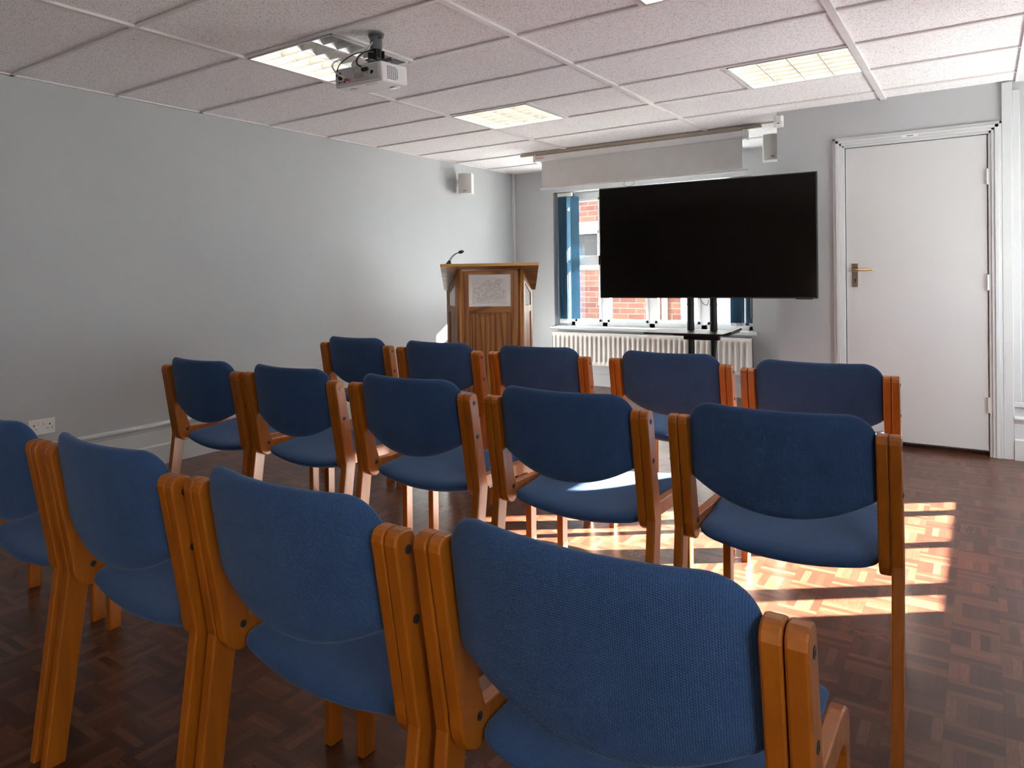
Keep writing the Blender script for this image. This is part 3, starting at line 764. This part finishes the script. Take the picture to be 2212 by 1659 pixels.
# ------------------------------------------------------------------ projection screen
ps = thing('projector_screen', 'pull-down projection screen partly unrolled below its long white case', 'screen', (0, 4.2, 0))
b = B(); b.box(-0.29, -0.045, 2.168, 1.49, 0.045, 2.219, 0.010); b.obj('case', CASE, ps)
b = B(); b.box(-0.300, -0.050, 2.160, -0.272, 0.05, 2.224, 0.006); b.obj('end_cap', WHITE, ps)
b = B(); b.box(1.472, -0.050, 2.150, 1.500, 0.05, 2.224, 0.006); b.tube(smooth_pts([(1.505, -0.03, 2.21), (1.515, -0.045, 2.19), (1.515, -0.045, 2.17), (1.505, -0.03, 2.155)]), 0.003, 8); b.obj('end_cap', WHITE, ps)
b = B(); b.box(-0.235, -0.002, 1.93, 1.462, 0.000, 2.18); b.obj('screen_sheet', SCRW, ps)
b = B(); b.cyl((0.625, -0.001, 1.925), 0.010, 1.75, 'X', 16, bv=0.002); b.obj('bottom_bar', WHITE, ps)
b = B(); b.tube(smooth_pts([(0.545, -0.008, 1.922), (0.532, -0.010, 1.905), (0.54, -0.010, 1.885), (0.575, -0.010, 1.875), (0.61, -0.010, 1.885), (0.620, -0.010, 1.905), (0.606, -0.008, 1.922)], 5), 0.0022, 8); b.obj('pull_loop', GUN, ps)
Mt = Matrix.Translation((-0.228, -0.0462, 2.195)) @ Matrix.Rotation(math.pi/2, 4, 'X')
text_mesh('logo', 'NOBO', 0.026, RED, ps, Mt)
bt = B().box(-0.435, 4.165, H-0.022, 1.60, 4.20, H-0.0005, 0.002).obj('ceiling_batten', BATTEN); tag(bt, 'long bare timber batten on the ceiling above the projection screen', 'batten')
bq = B().box(-0.27, -0.03, 2.222, 1.47, 0.03, 2.227).obj('mounting_strip', BATTEN, ps)

# ------------------------------------------------------------------ loudspeakers
def speaker(loc, rz, rx, label, arm):
    t = thing('loudspeaker', label, 'loudspeaker', loc, rz)
    pts = [(-0.070, 0.09), (-0.066, -0.02)] + [(-0.066+0.132*k/10, -0.02-0.022*math.sin(math.pi*k/10)) for k in range(1, 10)] + [(0.066, -0.02), (0.070, 0.09)]
    b = B(); b.prism(pts, 'XY', -0.10, 0.10, 0.006); b.obj('cabinet', WHITE, t)
    pts = [(-0.060, -0.02)]+[(-0.060+0.120*k/10, -0.024-0.022*math.sin(math.pi*k/10)) for k in range(0, 11)]+[(0.060, -0.02)]
    b = B(); b.prism(pts, 'XY', -0.094, 0.094, 0.002); b.obj('grille', SPK, t)
    b = B(); 
    for k in range(5): b.box(-0.0135+k*0.0056, -0.0485, -0.077, -0.009+k*0.0056, -0.0455, -0.0705)
    b.obj('badge', BLACK, t)
    b = B(); b.tube([(0, 0.08, 0), (0, 0.11, 0), arm], 0.010, 10); b.cyl(arm, 0.03, 0.012, 'Y' if abs(arm[1]) > abs(arm[0]) else 'X'); b.obj('wall_bracket', WHITE, t)
    return t
speaker((-1.058, 4.19, 2.045), 0.42, 0, 'small white loudspeaker on the left wall near the corner', (-0.045, 0.115, 0))
speaker((1.64, 4.36, 2.095), 0.20, 0, 'white loudspeaker beside the projection screen, partly hidden by the wall corner', (0.125, 0.10, 0))
# alarm sensor
t = thing('motion_sensor', 'small white motion sensor on the wall corner beside the ceiling', 'sensor', (1.785, YD, 2.19))
b = B(); b.box(-0.030, -0.032, -0.042, 0.030, -0.0005, 0.042, 0.006); b.obj('body', WHITE, t)
b = B(); b.prism([(-0.024, -0.032), (-0.018, -0.040), (0.018, -0.040), (0.024, -0.032)], 'XY', -0.002, 0.036); b.obj('lens', plain('sensor_lens', (0.66, 0.66, 0.64), 0.25), t)
b = B(); b.box(-0.008, -0.034, -0.016, 0.008, -0.0315, -0.011); b.obj('indicator', DARKH, t)

# ------------------------------------------------------------------ wall socket
t = thing('double_socket', 'white double wall socket low on the left wall', 'socket', (XL, 0.123, 0.358))
b = B(); b.box(0.0005, -0.073, -0.043, 0.010, 0.073, 0.043, 0.003); b.obj('face_plate', WHITE, t)
for y in (-0.012, 0.012):
    b = B(); b.box(0.009, y-0.009, 0.008, 0.014, y+0.009, 0.030, 0.002); b.obj('rocker_switch', WHITE, t)
for y in (-0.043, 0.043):
    b = B(); b.box(0.0098, y-0.003, 0.006, 0.0106, y+0.003, 0.016); b.box(0.0098, y-0.015, -0.012, 0.0106, y-0.008, -0.008); b.box(0.0098, y+0.008, -0.012, 0.0106, y+0.015, -0.008); b.obj('pin_holes', DARKH, t)
b = B(); b.cyl((0.0102, -0.064, 0), 0.003, 0.001, 'X', 12); b.cyl((0.0102, 0.064, 0), 0.003, 0.001, 'X', 12); b.obj('plate_screw', CHROME, t)

# ------------------------------------------------------------------ lectern
PX, PY, PR = 0.1224, 2.6924, math.radians(31.6)
lec = thing('lectern', 'golden oak lectern with an etched dragon panel and sloping top', 'lectern', (PX, PY, 0), PR)
# front frame at y=.05; posts; side frames splaying to the rear
def p2(x, y): return (x, y)
slope = 0.18/0.42
def ztop(y): return 1.212-slope*y
for x in (-0.218, 0.225):
    b = B(); n = 20; bm2 = bmesh.new()
    lo = [bm2.verts.new((x+0.0225*math.cos(2*math.pi*k/n), 0.055+0.0225*math.sin(2*math.pi*k/n), 0.03)) for k in range(n)]
    hi = [bm2.verts.new((x+0.0225*math.cos(2*math.pi*k/n), 0.055+0.0225*math.sin(2*math.pi*k/n), ztop(0.055+0.0225*math.sin(2*math.pi*k/n))-0.002)) for k in range(n)]
    bm2.faces.new(lo[::-1]); bm2.faces.new(hi)
    for k in range(n): f = bm2.faces.new((lo[k], lo[(k+1) % n], hi[(k+1) % n], hi[k])); f.smooth = True
    b.add(bm2); b.obj('corner_post', OAK, lec)
for x in (-0.317, 0.310):
    b = B(); n = 20; bm2 = bmesh.new(); r_ = 0.0135; yy = 0.405
    lo = [bm2.verts.new((x+r_*math.cos(2*math.pi*k/n), yy+r_*math.sin(2*math.pi*k/n), 0.03)) for k in range(n)]
    hi = [bm2.verts.new((x+r_*math.cos(2*math.pi*k/n), yy+r_*math.sin(2*math.pi*k/n), ztop(yy+r_*math.sin(2*math.pi*k/n))-0.002)) for k in range(n)]
    bm2.faces.new(lo[::-1]); bm2.faces.new(hi)
    for k in range(n): f = bm2.faces.new((lo[k], lo[(k+1) % n], hi[(k+1) % n], hi[k])); f.smooth = True
    b.add(bm2); b.obj('corner_post', OAK, lec)
B().box(-0.200, 0.045, 0.05, -0.150, 0.070, 1.176, 0.002).obj('front_stile', OAK, lec); B().box(0.152, 0.045, 0.05, 0.206, 0.070, 1.176, 0.002).obj('front_stile', OAK, lec)
b = B(); b.box(-0.150, 0.046, 1.157, 0.152, 0.069, 1.178, 0.002); b.box(-0.196, 0.047, 1.176, 0.203, 0.066, 1.184); b.obj('front_rail', OAKH, lec)
B().box(-0.150, 0.046, 0.878, 0.152, 0.069, 0.925, 0.002).obj('front_rail', OAKH, lec); B().box(-0.150, 0.046, 0.05, 0.152, 0.069, 0.14, 0.002).obj('front_rail', OAKH, lec)
b = B(); b.box(-0.150, 0.056, 0.14, 0.152, 0.064, 0.878)
b.prism([(-0.128, 0.16), (0.130, 0.16), (0.130, 0.852), (-0.128, 0.852)], 'XZ', 0.050, 0.060, 0.006); b.obj('front_panel', OAK, lec)
gp = B().box(-0.150, 0.055, 0.925, 0.152, 0.061, 1.157).obj('etched_panel', FROST, lec); gp['label'] = 'white etched glass panel with a dragon drawing'
b = B(); b.box(-0.124, 0.0535, 0.947, 0.126, 0.0555, 1.134, 0.001); b.obj('bevelled_centre', FROST, gp)
def gx(u): return -0.150+0.302*(u-545)/690.0
def gz(v): return 1.157-0.232*(v-255)/520.0
dr = [
 [(880, 455), (885, 400), (868, 345), (845, 372), (825, 395), (800, 392), (775, 405), (768, 440), (740, 452), (722, 478), (700, 470), (668, 482), (645, 500), (636, 530), (650, 556), (672, 560)],
 [(672, 560), (700, 545), (715, 565), (700, 590), (725, 600)], [(722, 478), (735, 500), (760, 498), (765, 520), (740, 530)], [(790, 415), (805, 425), (830, 405), (835, 440), (860, 430)],
 [(830, 470), (845, 500), (835, 540), (800, 560), (770, 600), (800, 600), (830, 570), (860, 540)],
 [(860, 455), (870, 500), (895, 530), (890, 560)],
 [(885, 440), (900, 412), (950, 405), (995, 410), (1035, 430), (1060, 470), (1040, 500), (1000, 508), (950, 515), (900, 495), (885, 470)],
 [(905, 455), (920, 435), (960, 432), (985, 455), (1020, 470), (1035, 450)], [(905, 455), (915, 478), (950, 480), (985, 455)],
 [(995, 410), (992, 375), (1010, 350), (1050, 343), (1095, 340), (1085, 375), (1060, 410), (1030, 425)],
 [(1010, 405), (1020, 370), (1050, 355)], [(1030, 415), (1050, 385), (1065, 355)],
 [(1060, 500), (1080, 515), (1110, 528), (1140, 510), (1125, 550), (1105, 545), (1108, 590), (1112, 635), (1135, 605)],
 [(860, 640), (890, 612), (930, 590), (985, 548), (1005, 575), (1045, 572), (1062, 600), (1060, 640), (1085, 655)],
 [(895, 640), (930, 615), (960, 590), (985, 600), (1000, 640), (960, 660)],
 [(860, 640), (840, 600), (800, 625), (770, 645), (735, 625), (700, 630), (680, 655), (690, 682), (720, 690), (770, 672), (820, 650), (855, 645)],
 [(700, 655), (725, 650), (750, 660)], [(1010, 600), (1030, 620), (1020, 650)]]
b = B()
for l in dr:
    pts = [(gx(u), 0.0532, gz(v)) for u, v in l]
    b.tube(smooth_pts(pts, 4), 0.0011, 5)
dg = b.obj('dragon_line', plain('gilt_line', (0.42, 0.34, 0.20), 0.4, 0.3), gp); dg['label'] = 'fine gilt outline of a dragon'
# side frames
def side_frame(sx, xf, xr):
    v0 = Vector((xf, 0.068)); v1 = Vector((xr, 0.395)); L = (v1-v0).length; ang = math.atan2(v1.y-v0.y, v1.x-v0.x)
    Mx = Matrix.Translation((v0.x, v0.y, 0)) @ Matrix.Rotation(ang, 4, 'Z')
    def tr(b): bmesh.ops.transform(b.bm, matrix=Mx, verts=b.bm.verts); return b
    def zt(s): return ztop(0.068+(0.395-0.068)*s/L)-0.006
    b = B(); 
    for s0, s1 in ((0, 0.055), (L-0.055, L)): b.prism([(s0, 0.05), (s1, 0.05), (s1, zt(s1)), (s0, zt(s0))], 'XZ', -0.011, 0.011, 0.0015)
    b.prism([(0.055, zt(0.055)-0.06), (L-0.055, zt(L-0.055)-0.045), (L-0.055, zt(L-0.055)), (0.055, zt(0.055))], 'XZ', -0.010, 0.010)
    b.box(0.055, -0.010, 0.878, L-0.055, 0.010, 0.925); b.box(0.055, -0.010, 0.05, L-0.055, 0.010, 0.14)
    f = tr(b).obj('side_frame', OAK, lec)
    b = B(); b.box(0.055, -0.003, 0.14, L-0.055, 0.003, 0.878); tr(b).obj('side_panel', OAK, lec)
    b = B(); b.prism([(0.055, 0.925), (L-0.055, 0.925), (L-0.055, zt(L-0.055)-0.045), (0.055, zt(0.055)-0.06)], 'XZ', -0.003, 0.003); g_ = tr(b).obj('side_glass', FROST, lec)
side_frame(-1, -0.228, -0.316); side_frame(1, 0.234, 0.311)
b = B()
pts = [(0.0, 1.236), (0.42, 1.236-0.42*slope), (0.42, 1.216-0.42*slope), (0.0, 1.216)]
b.prism(pts, 'YZ', -0.350, 0.350, 0.003); b.box(-0.33, 0.405, 1.236-0.42*slope-0.005, 0.33, 0.42, 1.236-0.42*slope+0.018, 0.002); tp = b.obj('top', OAKH, lec)
le = B().box(-0.351, -0.004, 1.2155, 0.351, 0.0005, 1.2365, 0.001).obj('front_edging', wood('pale_oak_edging', (0.50, 0.25, 0.06), (0.66, 0.36, 0.10), 0, 0.4, 0.1), tp)
b = B(); b.prism([(-0.20, 0.0), (0.20, 0.0), (0.22, 0.02), (0.34, 0.42), (-0.34, 0.42), (-0.22, 0.02)], 'XY', 0.0, 0.05, 0.004); b.obj('plinth', OAKH, lec)
# gooseneck microphone on the lectern top
mic = thing('gooseneck_microphone', 'small black gooseneck microphone on the left of the lectern top', 'microphone', (PX, PY, 0), PR)
b = B(); b.prism([(-0.315, 1.2335), (-0.272, 1.2335), (-0.276, 1.262), (-0.292, 1.262)], 'XZ', 0.012, 0.055, 0.003); b.obj('base', BLACK, mic)
for dx in (0, 0.010):
    b = B(); b.tube(smooth_pts([(-0.292+dx, 0.03, 1.255), (-0.272+dx, 0.03, 1.285), (-0.247+dx*0.8, 0.03, 1.307), (-0.220+dx*0.5, 0.03, 1.318)], 6), 0.0022, 8); b.obj('gooseneck', BLACKM, mic)
bm = bmesh.new(); bmesh.ops.create_uvsphere(bm, u_segments=20, v_segments=12, radius=0.013)
bmesh.ops.scale(bm, vec=(1.7, 1, 0.95), verts=bm.verts); bmesh.ops.rotate(bm, cent=(0, 0, 0), matrix=Matrix.Rotation(-0.25, 3, 'Y'), verts=bm.verts); bmesh.ops.translate(bm, vec=(-0.200, 0.03, 1.322), verts=bm.verts)
b = B(); b.add(bm); b.obj('foam_head', BLACK, mic, smooth=True)

# ------------------------------------------------------------------ ceiling projector
pj_ = thing('projector', 'white projector hanging from the ceiling on a grey pole', 'projector', (0.714, 0.737, 2.055))
pj_.rotation_euler = (0.079, 0, 0.085)
b = B(); b.box(-0.130, -0.100, -0.043, 0.130, 0.1035, 0.043, 0.009, seg=3); b.obj('body', PROJ, pj_)
pn = B().box(-0.121, -0.1025, -0.030, 0.112, -0.099, 0.038, 0.0015).obj('connector_panel', PROJG, pj_)
b = B()
for x, z, r_ in ((-0.104, -0.019, 0.004), (-0.088, -0.019, 0.003), (-0.002+0.075, -0.004, 0.0035)): b.cyl((x, -0.103, z), r_, 0.002, 'Y', 12)
b.box(-0.078, -0.104, -0.023, -0.070, -0.102, -0.015); b.box(-0.106, -0.104, 0.010, -0.092, -0.102, 0.024)
b.obj('socket_holes', BLACK, pn)
b = B(); b.box(-0.010, -0.118, -0.014, 0.045, -0.102, 0.004, 0.003); b.obj('video_plug', plain('beige_plug', (0.42, 0.37, 0.28), 0.5), pn)
b = B(); b.box(0.030, -0.120, 0.008, 0.062, -0.102, 0.024, 0.004); b.obj('power_plug', BLACK, pn)
b = B(); b.cyl((0.078, -0.1035, 0.002), 0.007, 0.003, 'Y', 16); b.obj('round_socket', BLACK, pn)
b = B(); b.cyl((-0.060, -0.108, -0.014), 0.005, 0.016, 'Y', 12); b.cyl((-0.045, -0.108, -0.016), 0.005, 0.016, 'Y', 12); b.obj('audio_plug', RED, pn)
b = B(); b.cyl((-0.095, -0.108, 0.000), 0.006, 0.014, 'Y', 12); b.box(-0.100, -0.112, -0.010, -0.086, -0.102, 0.000, 0.002); b.obj('data_plug', BLACK, pn)
b = B()
for i in range(6):
    for j in range(9):
        if i == 5 and j in (0, 8): continue
        b.box(0.1295, -0.060+i*0.0145, -0.030+j*0.0066, 0.1305, -0.051+i*0.0145, -0.0265+j*0.0066)
b.obj('vent', DARKH, pj_)
b = B()
for i in range(-3, 4):
    for j in range(-1, 2):
        if abs(i)+abs(j)*2 <= 3: b.cyl((-0.070+i*0.007, -0.040+j*0.012, -0.0435), 0.0018, 0.001, 'Z', 8)
b.obj('speaker_holes', DARKH, pj_)
b = B(); b.cyl((0.075, 0.080, -0.041), 0.026, 0.014, 'Z', 24, bv=0.003); b.cyl((0.085, 0.108, -0.010), 0.024, 0.016, 'Y', 24, bv=0.002); b.obj('lens_ring', CHROME, pj_)
b = B(); b.box(0.02, -0.07, -0.0436, 0.035, -0.062, -0.043); b.box(0.04, -0.068, -0.0436, 0.08, -0.065, -0.043); b.obj('rating_label', GUN, pj_)
pm = thing('projector_mount', 'grey ceiling pole and cradle holding the projector', 'mount', (0.740, 0.745, 0))
b = B(); b.cyl((0, 0, H-0.003), 0.037, 0.006, 'Z', 32); b.cyl((0, 0, H-0.010), 0.034, 0.010, 'Z', 32, r2=0.031); b.cyl((0, 0, H-0.040), 0.028, 0.062, 'Z', 32, bv=0.003); b.cyl((0.033, -0.01, H-0.022), 0.006, 0.02, 'X', 12)
b.obj('ceiling_collar', GUN, pm)
b = B(); b.cyl((0, 0, H-0.085), 0.024, 0.05, 'Z', 24); b.box(-0.026, -0.030, 2.125, 0.026, -0.020, 2.175, 0.003); b.box(-0.026, 0.020, 2.125, 0.026, 0.030, 2.175, 0.003); b.obj('ball_joint', BLACKM, pm)
b = B(); b.box(-0.10, -0.015, 2.118, 0.10, 0.015, 2.126, 0.002); b.box(-0.015, -0.06, 2.118, 0.015, 0.08, 2.126, 0.002); b.box(-0.03, -0.03, 2.124, 0.03, 0.03, 2.136, 0.003)
for x, y in ((-0.09, 0), (0.09, 0), (0, -0.055), (0, 0.075)): b.cyl((x, y, 2.110), 0.005, 0.032, 'Z', 12)
b.obj('cradle_arm', GUN, pm)
def cable(pts, r, m, label, colr):
    b = B(); b.tube(smooth_pts(pts, 6), r, 8); o = b.obj('cable', m); tag(o, label, 'cable'); return o
cable([(0.745, 0.715, 2.205), (0.73, 0.69, 2.17), (0.715, 0.655, 2.13), (0.71, 0.615, 2.09), (0.735, 0.612, 2.055)], 0.0042, CABLEG, 'thick grey video cable looping from the mount to the back of the projector', 0)
cable([(0.75, 0.712, 2.16), (0.745, 0.665, 2.15), (0.735, 0.625, 2.12), (0.745, 0.607, 2.085), (0.765, 0.615, 2.07)], 0.0036, BLACK, 'black power cable curving into the right of the projector back', 0)
cable([(0.73, 0.715, 2.19), (0.69, 0.69, 2.175), (0.63, 0.64, 2.14), (0.60, 0.605, 2.11), (0.62, 0.604, 2.07), (0.657, 0.622, 2.042)], 0.004, WHITE, 'white audio cable hanging over the left of the projector back', 0)
cable([(0.72, 0.715, 2.17), (0.67, 0.67, 2.155), (0.62, 0.63, 2.11), (0.612, 0.617, 2.055)], 0.0025, BLACK, 'thin black cable arching to the left of the projector back', 0)
